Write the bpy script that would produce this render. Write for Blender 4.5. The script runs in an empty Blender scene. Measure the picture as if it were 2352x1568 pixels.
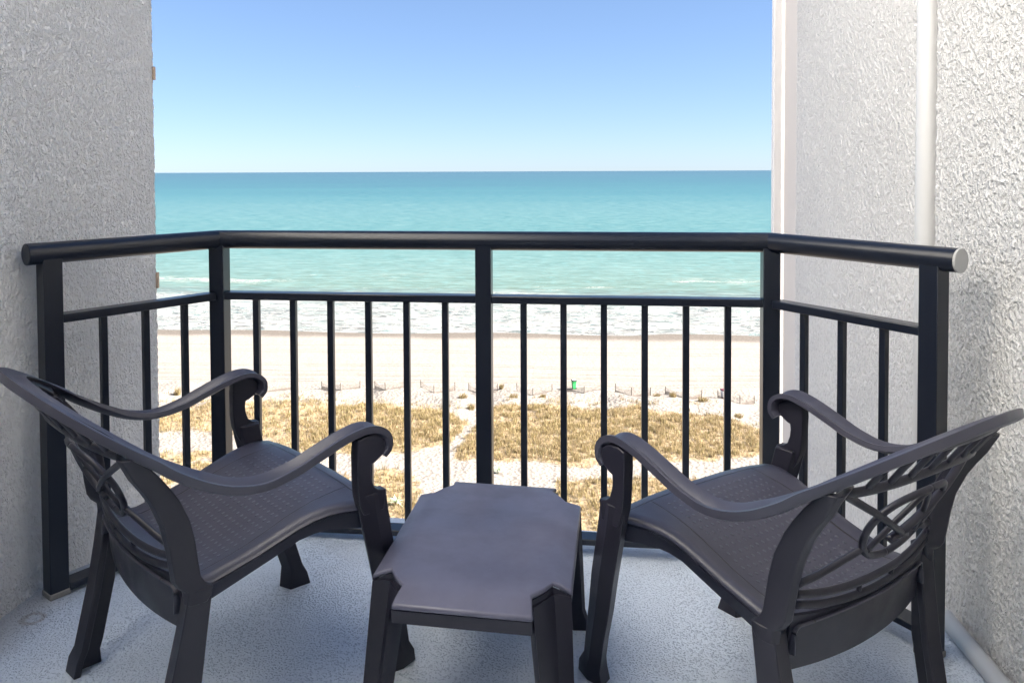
import bpy, math, random
import numpy as np
from mathutils import Vector, Matrix, noise
C = bpy.context.scene.collection
R = math.radians
rnd = random.Random(7)

# ------------------------------------------------------------ camera, sky, sun, exposure
CAM_H = 1.264
cam = bpy.data.cameras.new('camera'); co = bpy.data.objects.new('camera', cam); C.objects.link(co)
cam.sensor_width = 36; cam.lens = 1791.9 / 2352 * 36
cam.shift_x = 0.0006; cam.shift_y = -0.14396
cam.clip_start = 0.05; cam.clip_end = 60000
co.matrix_world = Matrix.Translation((0, 0, CAM_H)) @ Matrix.Rotation(R(90 - 1.71), 4, 'X') @ Matrix.Rotation(R(-0.245), 4, 'Z')
bpy.context.scene.camera = co

SUN_EL, SUN_AZ = R(35), R(99)          # azimuth clockwise from +Y (out to sea)
w = bpy.data.worlds.new('World'); bpy.context.scene.world = w; w.use_nodes = True
nt = w.node_tree; bg = nt.nodes['Background']
sky = nt.nodes.new('ShaderNodeTexSky'); sky.sky_type = 'NISHITA'; sky.sun_disc = False
sky.sun_elevation = SUN_EL; sky.sun_rotation = SUN_AZ; sky.altitude = 0
sky.air_density = 0.75; sky.dust_density = 0.15; sky.ozone_density = 4.0
gm = nt.nodes.new('ShaderNodeGamma'); gm.inputs[1].default_value = .65
tint = nt.nodes.new('ShaderNodeMix'); tint.data_type = 'RGBA'; tint.blend_type = 'MULTIPLY'; tint.inputs[0].default_value = 1; tint.inputs[7].default_value = (.585, .67, .815, 1)
nt.links.new(sky.outputs[0], gm.inputs[0]); nt.links.new(gm.outputs[0], tint.inputs[6]); nt.links.new(tint.outputs[2], bg.inputs[0]); bg.inputs[1].default_value = 0.052
sd = bpy.data.lights.new('sun', 'SUN'); sd.energy = 5.0; sd.angle = R(0.5); sd.color = (1, .95, .87)
so = bpy.data.objects.new('sun', sd); C.objects.link(so)
sv = Vector((math.cos(SUN_EL) * math.sin(SUN_AZ), math.cos(SUN_EL) * math.cos(SUN_AZ), math.sin(SUN_EL)))
so.rotation_euler = sv.to_track_quat('Z', 'Y').to_euler(); so.location = (0, 0, 30)
vs = bpy.context.scene.view_settings
vs.view_transform = 'Standard'; vs.look = 'None'; vs.gamma = 1; vs.use_curve_mapping = False
vs.exposure = 3.05
cy = bpy.context.scene.cycles
cy.max_bounces = 8; cy.diffuse_bounces = 5

# ------------------------------------------------------------ node helpers
class M:
    def __init__(s, name, base=(.5, .5, .5), rough=.6, spec=.5, metal=0):
        s.m = bpy.data.materials.new(name); s.m.use_nodes = True; s.nt = s.m.node_tree
        s.b = s.nt.nodes['Principled BSDF']
        s.b.inputs['Base Color'].default_value = (*base, 1); s.b.inputs['Roughness'].default_value = rough
        s.b.inputs['Specular IOR Level'].default_value = spec; s.b.inputs['Metallic'].default_value = metal
        s.tc = None
    def n(s, t, **k):
        x = s.nt.nodes.new('ShaderNode' + t)
        for a, v in k.items(): setattr(x, a, v)
        return x
    def put(s, sock, v):
        if isinstance(v, bpy.types.NodeSocket): s.nt.links.new(v, sock)
        elif isinstance(v, (tuple, list)) and sock.type == 'RGBA': sock.default_value = (*v[:3], 1)
        else: sock.default_value = v
    def co(s):
        if not s.tc: s.tc = s.n('TexCoord')
        return s.tc.outputs['Object']
    def xyz(s, v=None):
        x = s.n('SeparateXYZ'); s.put(x.inputs[0], v or s.co()); return x.outputs
    def comb(s, x, y, z):
        c = s.n('CombineXYZ')
        for i, v in enumerate((x, y, z)): s.put(c.inputs[i], v)
        return c.outputs[0]
    def math(s, op, a, b=0, c=0, clamp=False):
        x = s.n('Math', operation=op, use_clamp=clamp)
        s.put(x.inputs[0], a); s.put(x.inputs[1], b); s.put(x.inputs[2], c); return x.outputs[0]
    def scale(s, sx, sy, sz, v=None):
        x = s.n('VectorMath', operation='MULTIPLY'); s.put(x.inputs[0], v or s.co()); x.inputs[1].default_value = (sx, sy, sz); return x.outputs[0]
    def noise(s, sc, det=3, rough=.5, v=None, dist=0):
        x = s.n('TexNoise'); s.put(x.inputs['Vector'], v or s.co()); x.inputs['Scale'].default_value = sc
        x.inputs['Detail'].default_value = det; x.inputs['Roughness'].default_value = rough; x.inputs['Distortion'].default_value = dist
        return x.outputs['Fac']
    def vor(s, sc, v=None, feat='F1', rn=1.0):
        x = s.n('TexVoronoi', feature=feat); s.put(x.inputs['Vector'], v or s.co()); x.inputs['Scale'].default_value = sc
        x.inputs['Randomness'].default_value = rn; return x.outputs['Distance']
    def ss(s, v, a, b, lo=0., hi=1.):
        x = s.n('MapRange', interpolation_type='SMOOTHSTEP'); s.put(x.inputs[0], v)
        for i, q in enumerate((a, b, lo, hi)): x.inputs[i + 1].default_value = q
        return x.outputs[0]
    def mix(s, f, a, b):
        x = s.n('Mix', data_type='RGBA'); s.put(x.inputs[0], f); s.put(x.inputs[6], a); s.put(x.inputs[7], b); return x.outputs[2]
    def ramp(s, f, stops):
        x = s.n('ValToRGB'); s.put(x.inputs[0], f); e = x.color_ramp.elements
        while len(e) < len(stops): e.new(.5)
        for q, (p, c) in zip(e, stops): q.position = p; q.color = (*c, 1)
        return x.outputs[0]
    def col(s, v): s.put(s.b.inputs['Base Color'], v)
    def rough(s, v): s.put(s.b.inputs['Roughness'], v)
    def bump(s, h, dist=.01, st=1.0, prev=None):
        x = s.n('Bump'); s.put(x.inputs['Height'], h); x.inputs['Distance'].default_value = dist; x.inputs['Strength'].default_value = st
        if prev: s.put(x.inputs['Normal'], prev)
        s.put(s.b.inputs['Normal'], x.outputs[0]); return x.outputs[0]

def srgb(r, g, b): return tuple(((v / 255 + .055) / 1.055) ** 2.4 if v > 10 else v / 3294.6 for v in (r, g, b))

# ------------------------------------------------------------ object helpers
def mesh(name, V, F, mat=None, parent=None, smooth=False, bevel=0, seg=2):
    me = bpy.data.meshes.new(name); me.from_pydata([tuple(map(float, v)) for v in V], [], F); me.update()
    o = bpy.data.objects.new(name, me); C.objects.link(o)
    if mat: me.materials.append(mat.m if isinstance(mat, M) else mat)
    if parent: o.parent = parent
    if smooth: me.shade_smooth()
    if bevel:
        b = o.modifiers.new('bevel', 'BEVEL'); b.width = bevel; b.segments = seg; b.limit_method = 'ANGLE'; b.angle_limit = R(35); b.harden_normals = False
        me.shade_smooth()
        me.set_sharp_from_angle(angle=R(40)) if hasattr(me, 'set_sharp_from_angle') else None
    return o
def empty(name, loc=(0, 0, 0)):
    o = bpy.data.objects.new(name, None); C.objects.link(o); o.location = loc; o.empty_display_size = .1; return o
def tag(o, label=None, cat=None, group=None, kind=None):
    for k, v in (('label', label), ('category', cat), ('group', group), ('kind', kind)):
        if v: o[k] = v
    return o
class Geo:
    def __init__(s): s.V = []; s.F = []
    def add(s, V, F):
        b = len(s.V); s.V += [tuple(v) for v in V]; s.F += [tuple(i + b for i in f) for f in F]; return s
    def box(s, c, h, rot=0, ax=None):
        X = ax or (Vector((math.cos(rot), math.sin(rot), 0)), Vector((-math.sin(rot), math.cos(rot), 0)), Vector((0, 0, 1)))
        c = Vector(c); V = [c + X[0] * h[0] * i + X[1] * h[1] * j + X[2] * h[2] * k for k in (-1, 1) for j in (-1, 1) for i in (-1, 1)]
        return s.add(V, [(0, 2, 3, 1), (4, 5, 7, 6), (0, 1, 5, 4), (2, 6, 7, 3), (0, 4, 6, 2), (1, 3, 7, 5)])
    def loft(s, rings, cap=True, closed=False):
        n = len(rings[0]); V = [p for r in rings for p in r]; F = []
        m = len(rings)
        for i in range(m if closed else m - 1):
            j = (i + 1) % m
            for k in range(n): F.append((i * n + k, i * n + (k + 1) % n, j * n + (k + 1) % n, j * n + k))
        if cap and not closed: F += [tuple(range(n - 1, -1, -1)), tuple(range((m - 1) * n, m * n))]
        return s.add(V, F)
    def build(s, name, mat, parent=None, **k):
        return mesh(name, s.V, s.F, mat, parent, **k)
def catmull(P, n=6):
    P = [Vector(p) for p in P]; out = []
    for i in range(len(P) - 1):
        a = P[i - 1] if i else P[0] * 2 - P[1]; b, c = P[i], P[i + 1]; d = P[i + 2] if i + 2 < len(P) else P[-1] * 2 - P[-2]
        for k in range(n):
            t = k / n; out.append(.5 * ((2 * b) + (c - a) * t + (2 * a - 5 * b + 4 * c - d) * t * t + (3 * b - a - 3 * c + d) * t ** 3))
    out.append(P[-1]); return out
def interp(z, T):
    if z <= T[0][0]: return T[0][1]
    for (a, u), (b, v) in zip(T, T[1:]):
        if z <= b: return u + (v - u) * (z - a) / (b - a)
    return T[-1][1]
def tube(g, P, r, n=8, ry=None, up=(0, 0, 1)):
    rings = []
    for i, p in enumerate(P):
        t = (Vector(P[min(i + 1, len(P) - 1)]) - Vector(P[max(i - 1, 0)])).normalized()
        a = t.cross(Vector(up)); a = a.normalized() if a.length > 1e-4 else Vector((1, 0, 0)); b = a.cross(t).normalized()
        rr = r[i] if isinstance(r, list) else r
        rings.append([Vector(p) + a * math.cos(2 * math.pi * k / n) * rr + b * math.sin(2 * math.pi * k / n) * (ry or rr) for k in range(n)])
    g.loft(rings)

# ------------------------------------------------------------ materials
def stucco_mat(name, base, sc=1.0, dark=.84):
    m = M(name, rough=.93, spec=.12)
    v = m.scale(1, 1, .72)
    a = m.noise(78 * sc, 3, .62, v); b = m.noise(210 * sc, 2, .6, v); big = m.noise(1.3, 4, .6)
    pits = m.ss(a, .34, .50); knob = m.ss(a, .38, .66)
    c = m.mix(m.ss(big, .3, .75), tuple(x * .93 for x in base), base)
    m.col(m.mix(pits, tuple(x * dark for x in base), c))
    m.bump(m.math('ADD', knob, m.math('MULTIPLY', b, .3)), .009, 1.0)
    return m
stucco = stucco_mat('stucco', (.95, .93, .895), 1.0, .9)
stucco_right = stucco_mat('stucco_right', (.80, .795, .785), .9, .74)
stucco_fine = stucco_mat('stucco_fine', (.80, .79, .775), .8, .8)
smooth_wall = M('smooth_render', (.62, .58, .55), .85, .2); smooth_wall.bump(smooth_wall.noise(40, 4), .002, .6)
smooth_light = M('smooth_light', (.72, .70, .69), .85, .2); smooth_light.bump(smooth_light.noise(30, 4), .002, .5)
white_pipe = M('white_pvc', (.56, .56, .555), .45, .4); white_pipe.bump(white_pipe.noise(25, 3), .001, .3)

rail_mat = M('dark_rail_paint', (.006, .009, .018), .32, .5)
rail_mat.rough(.3)
cap_mat = M('grey_end_cap', (.42, .42, .41), .6, .3)

resin = M('brown_resin', (.04, .034, .037), .42, .45)
resin.col(resin.mix(resin.noise(9, 4), (.010, .010, .018), (.019, .018, .030)))
resin.rough(resin.ss(resin.noise(14, 4), .3, .7, .30, .44)); resin.bump(resin.noise(700, 2, .6), .0005, .5)

arm_mat = M('skylit_resin', (.05, .045, .06), .38, .6); arm_mat.col(arm_mat.mix(arm_mat.noise(9, 4), (.036, .036, .054), (.058, .058, .084))); arm_mat.bump(arm_mat.noise(700, 2, .6), .0004, .4)  # same chair resin, lightened to paint sky light on the arm tops
seat_mat = M('brown_resin_seat', (.05, .043, .05), .4, .6)
x, y, z = seat_mat.xyz()
ax = seat_mat.math('ABSOLUTE', x)
gx = seat_mat.math('ABSOLUTE', seat_mat.math('SUBTRACT', ax, .19)); gy = seat_mat.math('ABSOLUTE', seat_mat.math('SUBTRACT', y, .233))
gxl = seat_mat.math('MULTIPLY', seat_mat.ss(gx, .0012, .0028, 1, 0), seat_mat.ss(y, .233, .2345, 1, 0))
gyl = seat_mat.ss(gy, .0012, .0028, 1, 0)
groove = seat_mat.math('MAXIMUM', gxl, gyl)
dv = seat_mat.scale(1, 1, 0)
d1 = seat_mat.vor(50, dv, 'F1', 0.0)
inreg = seat_mat.math('MULTIPLY', seat_mat.ss(ax, .165, .17, 1, 0), seat_mat.math('MULTIPLY', seat_mat.ss(y, .2, .205, 1, 0), seat_mat.ss(y, -.15, -.145)))
dots = seat_mat.math('MULTIPLY', seat_mat.ss(d1, .13, .24, 1, 0), inreg)
seat_mat.col(seat_mat.mix(groove, seat_mat.mix(seat_mat.noise(8, 4), (.034, .034, .054), (.054, .054, .080)), (.012, .01, .012)))
sb = seat_mat.b.inputs['Base Color'].links[0].from_socket; seat_mat.col(seat_mat.mix(seat_mat.math('MULTIPLY', dots, .42), sb, (.16, .165, .20)))
hh = seat_mat.math('SUBTRACT', seat_mat.math('MULTIPLY', dots, 1.0), groove)
seat_mat.bump(seat_mat.math('ADD', hh, seat_mat.math('MULTIPLY', seat_mat.noise(600, 2), .15)), .003, 1.0)
seat_mat.rough(seat_mat.ss(seat_mat.noise(14, 4), .3, .7, .30, .42))

floor_mat = M('coated_concrete', (.4, .42, .45), .6, .4)
fx, fy, fz = floor_mat.xyz()
fn1 = floor_mat.noise(175, 3, .6); fn2 = floor_mat.noise(2.2, 4); fn3 = floor_mat.noise(55, 3, .6)
fc = floor_mat.mix(floor_mat.ss(fn1, .33, .45), (.46, .54, .66), (.68, .755, .86))
fc = floor_mat.mix(floor_mat.math('MULTIPLY', floor_mat.ss(fn2, .5, .75), .45), fc, (.34, .35, .36))
# darker brown band along the left wall and a rust ring
band = floor_mat.ss(floor_mat.math('ADD', floor_mat.math('SUBTRACT', fx, floor_mat.math('MULTIPLY', fy, .11)), floor_mat.math('MULTIPLY', fn2, .16)), -1.56, -1.40, 1, 0)
fc = floor_mat.mix(floor_mat.math('MULTIPLY', band, .6), fc, (.30, .27, .23))
rx = floor_mat.math('ADD', fx, 1.335); ry = floor_mat.math('SUBTRACT', fy, 2.135)
rr = floor_mat.math('SQRT', floor_mat.math('ADD', floor_mat.math('MULTIPLY', rx, rx), floor_mat.math('MULTIPLY', ry, ry)))
rr = floor_mat.math('ADD', rr, floor_mat.math('MULTIPLY', floor_mat.math('SUBTRACT', fn3, .5), .03))
ring = floor_mat.ss(floor_mat.math('ABSOLUTE', floor_mat.math('SUBTRACT', rr, .026)), .002, .012, .4, 0)
fc = floor_mat.mix(ring, fc, (.16, .085, .05))
floor_mat.col(fc)
floor_mat.bump(floor_mat.math('ADD', floor_mat.ss(fn1, .34, .5), floor_mat.math('MULTIPLY', fn3, .5)), .0025, .9)
floor_mat.rough(floor_mat.ss(fn1, .3, .7, .45, .7))

# ------------------------------------------------------------ balcony slab
SLX, SLY = -.0182, .0037
def fz0(x, y): return SLX * x + SLY * (y - 1.8)
PSI = R(6.339); EX = Vector((math.cos(PSI), -math.sin(PSI), 0)); EY = Vector((math.sin(PSI), math.cos(PSI), 0))
RC = Vector((-.0922, 2.5874, 0)); SP = .132
CORN = {-1: RC - EX * 7 * SP, 1: RC + EX * 7 * SP}
RET = {-1: R(58.94), 1: R(52.82)}
DIR = {s: s * EX * math.cos(RET[s]) - EY * math.sin(RET[s]) for s in (-1, 1)}
RT = 4.0                                         # right-hand walls cut short here, letting sun bounce off the left wall
def wl(y): return -1.400 + .11 * (y - 2.34)      # left wall face
def wr(y): return 1.243 + .08 * (y - 2.1)        # right wall face
cl = CORN[-1] + EY * .16 - EX * .05; cr = CORN[1] + EY * .16 + EX * .05
def retpt(s, off): return CORN[s] + DIR[s] * .62 + off
l1 = Vector((wl(2.27), 2.27, 0)); r1 = Vector((wr(1.98) + .01, 2.02, 0))
poly = [(wl(-.6) - .05, -.6), (wr(-.6) + .05, -.6), (wr(2.0) + .02, 2.05), (cr.x + .03, cr.y - .06), (cr.x - .03, cr.y), (cl.x + .03, cl.y), (cl.x - .03, cl.y - .06), (wl(2.33) - .02, 2.33)]
V = [(a, b, fz0(a, b)) for a, b in poly] + [(a, b, fz0(a, b) - .2) for a, b in poly]; n = len(poly)
fl = mesh('balcony_floor', V, [tuple(range(n)), tuple(range(2 * n - 1, n - 1, -1))] + [(i, i + n, (i + 1) % n + n, (i + 1) % n) for i in range(n)], floor_mat)
tag(fl, kind='structure')

# ------------------------------------------------------------ stucco walls
def nz(p, s): return noise.noise(Vector((p[0] * s, p[1] * s, p[2] * s)))
def stucco_h(p, amp):
    a = nz(p, 62); b = nz((p[0] + 9, p[1], p[2]), 135)
    return amp * (max(-.5, min(.3, a)) * .7 + b * .6)
def wall_face(g, ps, z0, z1, step, normal, amp, wrap):
    """dense relief grid: ps = plan polyline (dense), each with its own normal"""
    nzv = int((z1 - z0) / step); rows = []
    V = []; F = []; m = len(ps)
    for k in range(nzv + 1):
        z = z0 + (z1 - z0) * k / nzv
        for (p, nn) in ps:
            h = stucco_h((p.x, p.y, z), amp); V.append((p.x + nn.x * h, p.y + nn.y * h, z))
    for k in range(nzv):
        for i in range(m - 1): a = k * m + i; F.append((a, a + 1, a + 1 + m, a + m))
    g.add(V, F)
def plan(pts, step):
    out = []
    pts = [Vector((*p, 0)) for p in pts]
    for i in range(len(pts) - 1):
        a, b = pts[i], pts[i + 1]; t = (b - a).normalized(); nn = Vector((t.y, -t.x, 0)); n = max(1, int((b - a).length / step))
        for k in range(n): out.append((a + (b - a) * k / n, nn))
    out.append((pts[-1], nn)); return out
YE = 2.92
g = Geo()
pl = plan([(wl(1.6), 1.6), (wl(YE), YE)], .007)
# rounded arris then outward return
pl = [(p, Vector((1, -.11, 0)).normalized()) for p, _ in pl]
e = Vector((wl(YE), YE, 0))
for k in range(1, 6):
    a = k / 5 * math.pi / 2; nn = Vector((math.cos(a), math.sin(a), 0)); pl.append((e + Vector((-.012 + .012 * math.cos(a), .012 * math.sin(a), 0)), nn))
for k in range(1, 30): pl.append((e + Vector((-.012 - .01 * k, .012, 0)), Vector((0, 1, 0))))
wall_face(g, pl, -1.6, 3.1, .007, None, .0055, True)
# plain continuation: inward, above, below
def quadwall(g, pts, z0, z1):
    for a, b in zip(pts, pts[1:]): g.add([(a[0], a[1], z0), (b[0], b[1], z0), (b[0], b[1], z1), (a[0], a[1], z1)], [(0, 1, 2, 3)])
pp = [(wl(-3), -3), (wl(1.6), 1.6)]; pe = [(wl(1.6), 1.6), (wl(YE), YE), (wl(YE) - .012, YE + .012), (wl(YE) - .3, YE + .012)]
quadwall(g, pp, -28, 9); quadwall(g, pe, -28, -1.6); quadwall(g, pe, 3.1, 9)
quadwall(g, [(wl(YE) - .3, YE + .012), (wl(YE) - .3, -3), (wl(-3), -3)], -28, 9)
lw = g.build('stucco_wall', stucco, smooth=True)
tag(lw, 'tall rough stucco wall at the left end of the balcony', 'wall', kind='thing')
for zz, hh in ((1.632, .05), (.858, .06)):
    gg = Geo(); gg.box((wl(YE) + .004, YE + .004, zz), (.004, .008, hh / 2)); gg.build('wall_chip', M('tan_patch', (.62, .46, .33), .9, .1), lw, bevel=.003)

g = Geo(); YN = 2.314
pl = [(p, Vector((-1, .08, 0)).normalized()) for p, _ in plan([(wr(1.55), 1.55), (wr(YN), YN)], .007)]
e = Vector((wr(YN), YN, 0))
for k in range(1, 6):
    a = k / 5 * math.pi / 2; pl.append((e + Vector((.01 - .01 * math.cos(a), .01 * math.sin(a), 0)), Vector((-math.cos(a), math.sin(a), 0))))
for k in range(1, 14): pl.append((e + Vector((.01 + .01 * k, .01, 0)), Vector((0, 1, 0))))
wall_face(g, pl, -.1, 3.1, .007, None, .0055, True)
XF = lambda y: 1.205 + .08 * y
pe = [(wr(1.55), 1.55), (wr(YN), YN), (wr(YN) + .01, YN + .01), (wr(YN) + .15, YN + .01)]
quadwall(g, [(wr(-3), -3), (wr(1.55), 1.55)], -28, RT); quadwall(g, pe, -28, -.1); quadwall(g, pe, 3.1, RT)
quadwall(g, [(wr(YN) + .15, YN + .01), (wr(YN) + .15, -3), (wr(-3), -3)], -28, RT)
# flip winding for inward normals
g.F = [tuple(reversed(f)) for f in g.F]
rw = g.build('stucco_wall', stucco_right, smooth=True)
tag(rw, 'rough stucco wall nearest on the right, behind the end post', 'wall', kind='thing')

fw = empty('stucco_wall', (XF(2.4), 2.4, 0)); tag(fw, 'finer stucco wall beyond the downpipe with a smooth beige edge', 'wall', kind='thing')
def loc(o, g):  # geometry given in world coords, parent at its own place
    o.matrix_parent_inverse = Matrix.Translation(-g.location); return o
YS, YT = 4.23, 4.49
g = Geo(); pl = [(p, Vector((-1, .08, 0)).normalized()) for p, _ in plan([(XF(2.26), 2.26), (XF(YS), YS)], .011)]
wall_face(g, pl, -2.2, 3.6, .011, None, .0035, True)
quadwall(g, [(XF(2.26), 2.26), (XF(YS), YS)], -28, -2.2); quadwall(g, [(XF(2.26), 2.26), (XF(YS), YS)], 3.6, RT)
g.F = [tuple(reversed(f)) for f in g.F]
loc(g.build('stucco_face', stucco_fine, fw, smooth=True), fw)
g = Geo(); a, b = (XF(YS) + .004, YS), (XF(YT) + .004, YT)
quadwall(g, [b, a, (a[0] + .3, a[1])], -28, RT); loc(g.build('smooth_band', smooth_wall, fw), fw)
g = Geo(); g.box((XF(YT) + .12, YT + .022, (RT - 28) / 2), (.176, .02, (RT + 28) / 2)); loc(g.build('edge_pilaster', smooth_light, fw, bevel=.006), fw)

# downpipe in the recess and the pipe on the floor
dp = empty('downpipe', (1.325, 2.5, 0)); tag(dp, 'white vertical downpipe in the corner of the right walls', 'pipe')
g = Geo(); tube(g, [(1.312, 2.47, -3), (1.315, 2.47, .93), (1.330, 2.50, 3.6)], .0325, 20); o = loc(g.build('pipe', white_pipe, dp, smooth=True), dp)
g = Geo(); tube(g, [(1.3155, 2.47, .925), (1.3155, 2.47, .985)], .0365, 20); loc(g.build('coupling', white_pipe, dp, smooth=True, bevel=.002), dp)
for zz in (2.0,):
    g = Geo(); tube(g, [(1.3225, 2.486, zz), (1.3228, 2.4866, zz + .03)], .0345, 20); loc(g.build('pipe_clip', white_pipe, dp, smooth=True, bevel=.002), dp)
g = Geo(); P = [(wr(y) - .032, y, fz0(wr(y), y) + .024) for y in (2.16, 1.6, .8)]; tube(g, P, .024, 16)
fp = g.build('floor_pipe', white_pipe, smooth=True); tag(fp, 'white pipe lying on the floor along the right wall', 'pipe')

# unseen glass door added behind the viewer to darken the furniture's near sides
fb = empty('unseen_door', (-.1, -.62, 0)); tag(fb, 'unseen dark glass door added behind the viewer to shade the furniture', 'door', kind='thing')
g = Geo(); g.box((-.1, -.66, 1.0), (1.22, .01, 1.0)); loc(g.build('unseen_glass', M('unseen_door_glass', (.05, .055, .06), .08, .6), fb), fb)
g = Geo()
for x in (-1.36, -.1, 1.16): g.box((x, -.64, 1.0), (.04, .03, 1.05))
g.box((-.1, -.64, 2.03), (1.22, .032, .03)); g.box((-.1, -.64, .03), (1.22, .032, .03)); loc(g.build('unseen_frame', smooth_light, fb, bevel=.003), fb)
# ------------------------------------------------------------ railing
rl = empty('balcony_railing', RC); tag(rl, 'dark metal balcony railing with round handrail and thin square balusters', 'railing')
ZR, ZM, ZB = 1.0315, .826, .036
def rp(s, side=0):
    if side == 0: return RC + EX * s
    return CORN[side] + DIR[side] * s
def rot(d): return math.atan2(d.y, d.x)
def bar(a, b, z0, z1, hw, name):
    a = Vector(a); b = Vector(b); t = (b - a).normalized(); nn = Vector((-t.y, t.x, 0))
    g = Geo(); m = (a + b) / 2; m.z = (z0 + z1) / 2
    g.box(m, ((b - a).length / 2, hw, (z1 - z0) / 2), ax=(t, nn, Vector((0, 0, 1))))
    return loc(g.build(name, rail_mat, rl, bevel=.003), rl)
# handrail: mitred round tube
EP = {-1: .545, 1: .535}
hp = [rp(.60, -1), CORN[-1], CORN[1], rp(.60, 1)]
r_ = .0315; N = 28; rings = []
for i, p in enumerate(hp):
    tin = (hp[i] - hp[i - 1]).normalized() if i else (hp[1] - hp[0]).normalized(); tout = (hp[i + 1] - hp[i]).normalized() if i < 3 else tin
    if i == 0: tin = tout
    bis = (tin + tout).normalized(); sd_ = Vector((-tout.y, tout.x, 0)); ms = Vector((-bis.y, bis.x, 0)); f = 1 / max(.3, ms.dot(sd_))
    rings.append([p + Vector((0, 0, ZR)) + ms * f * r_ * math.cos(2 * math.pi * k / N) + Vector((0, 0, r_ * math.sin(2 * math.pi * k / N))) for k in range(N)])
g = Geo()
full = []
for i in range(3):
    for k in range(0, 9):
        if i and k == 0: continue
        full.append([rings[i][j].lerp(rings[i + 1][j], k / 8) for j in range(N)])
g.loft(full, cap=True)
o = g.build('handrail', rail_mat, rl, smooth=True); o.data.set_sharp_from_angle(angle=R(20)); loc(o, rl)
for s in (-1, 1):
    p = rp(.60, s) + Vector((0, 0, ZR)); d = DIR[s]; g = Geo(); tube(g, [p, p + d * .006, p + d * .007], [r_ * .99, r_ * .99, r_ * .9], 28)
    loc(g.build('end_cap', cap_mat if s > 0 else rail_mat, rl, smooth=False), rl)
PW = .026
def post(p, d, hw, z0, z1, name='post'):
    t = Vector(d).normalized(); nn = Vector((-t.y, t.x, 0)); g = Geo(); g.box((p.x, p.y, (z0 + z1) / 2), (hw, hw, (z1 - z0) / 2), ax=(t, nn, Vector((0, 0, 1))))
    return loc(g.build(name, rail_mat, rl, bevel=.002), rl)
for s in (-1, 1):
    post(CORN[s], EX, PW, fz0(CORN[s].x, CORN[s].y), ZR - .01)
    p = rp(EP[s], s); post(p, DIR[s], PW, fz0(p.x, p.y), ZR - .01)
    g = Geo(); t = DIR[s]; g.box((p.x, p.y, fz0(p.x, p.y) + .009), (PW + .003, PW + .003, .009), ax=(t, Vector((-t.y, t.x, 0)), Vector((0, 0, 1))))
    loc(g.build('post_sleeve', M('grey_sealant', (.25, .24, .22), .8, .2), rl, bevel=.004), rl)
    a = CORN[s] + DIR[s] * (PW + .002); b = rp(EP[s] - PW, s)
    bar(a, b, ZM, ZM + .025, .025, 'mid_rail'); bar(a, b, ZB, ZB + .02, .03, 'bottom_rail')
    for k in (1, 2, 3): post(rp(k * SP, s), DIR[s], .0098, ZB + .018, ZM + .002, 'baluster')
post(RC, EX, .0262, .02, ZR - .01)
for s in (-1, 1):
    a = RC + EX * s * PW; b = CORN[s] - EX * s * PW
    bar(a, b, ZM, ZM + .025, .025, 'mid_rail'); bar(a, b, ZB, ZB + .02, .03, 'bottom_rail')
    for k in range(1, 7): post(RC + EX * s * k * SP, EX, .0105, ZB + .018, ZM + .002, 'baluster')

# ------------------------------------------------------------ furniture placing
def place(o, x, y, deg):
    a = R(deg); T = Matrix(((1, 0, -SLX, 0), (0, 1, -SLY, 0), (SLX, SLY, 1, 0), (0, 0, 0, 1)))
    o.matrix_world = Matrix.Translation((x, y, fz0(x, y))) @ T @ Matrix.Rotation(a, 4, 'Z')
    l, r, s = o.matrix_world.decompose(); o.location = l; o.rotation_euler = r.to_euler(); o.scale = (1, 1, 1)

# back surface of the chair
YC = [(.28, -.213), (.36, -.222), (.40, -.228), (.472, -.236), (.56, -.285), (.638, -.325), (.72, -.375), (.80, -.43), (.84, -.465)]
YSD = [(.28, -.188), (.36, -.19), (.40, -.20), (.445, -.207), (.515, -.217), (.60, -.25), (.665, -.283), (.75, -.35), (.84, -.43)]
def SB(x, z):
    t = min(1.6, (x / .24) ** 2); return Vector((x, interp(z, YC) * (1 - t) + interp(z, YSD) * t, z))
def mirror(g):
    V = [(-x, y, z) for x, y, z in g.V]; F = [tuple(reversed(f)) for f in g.F]; h = Geo(); h.V = V; h.F = F; return h

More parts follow.
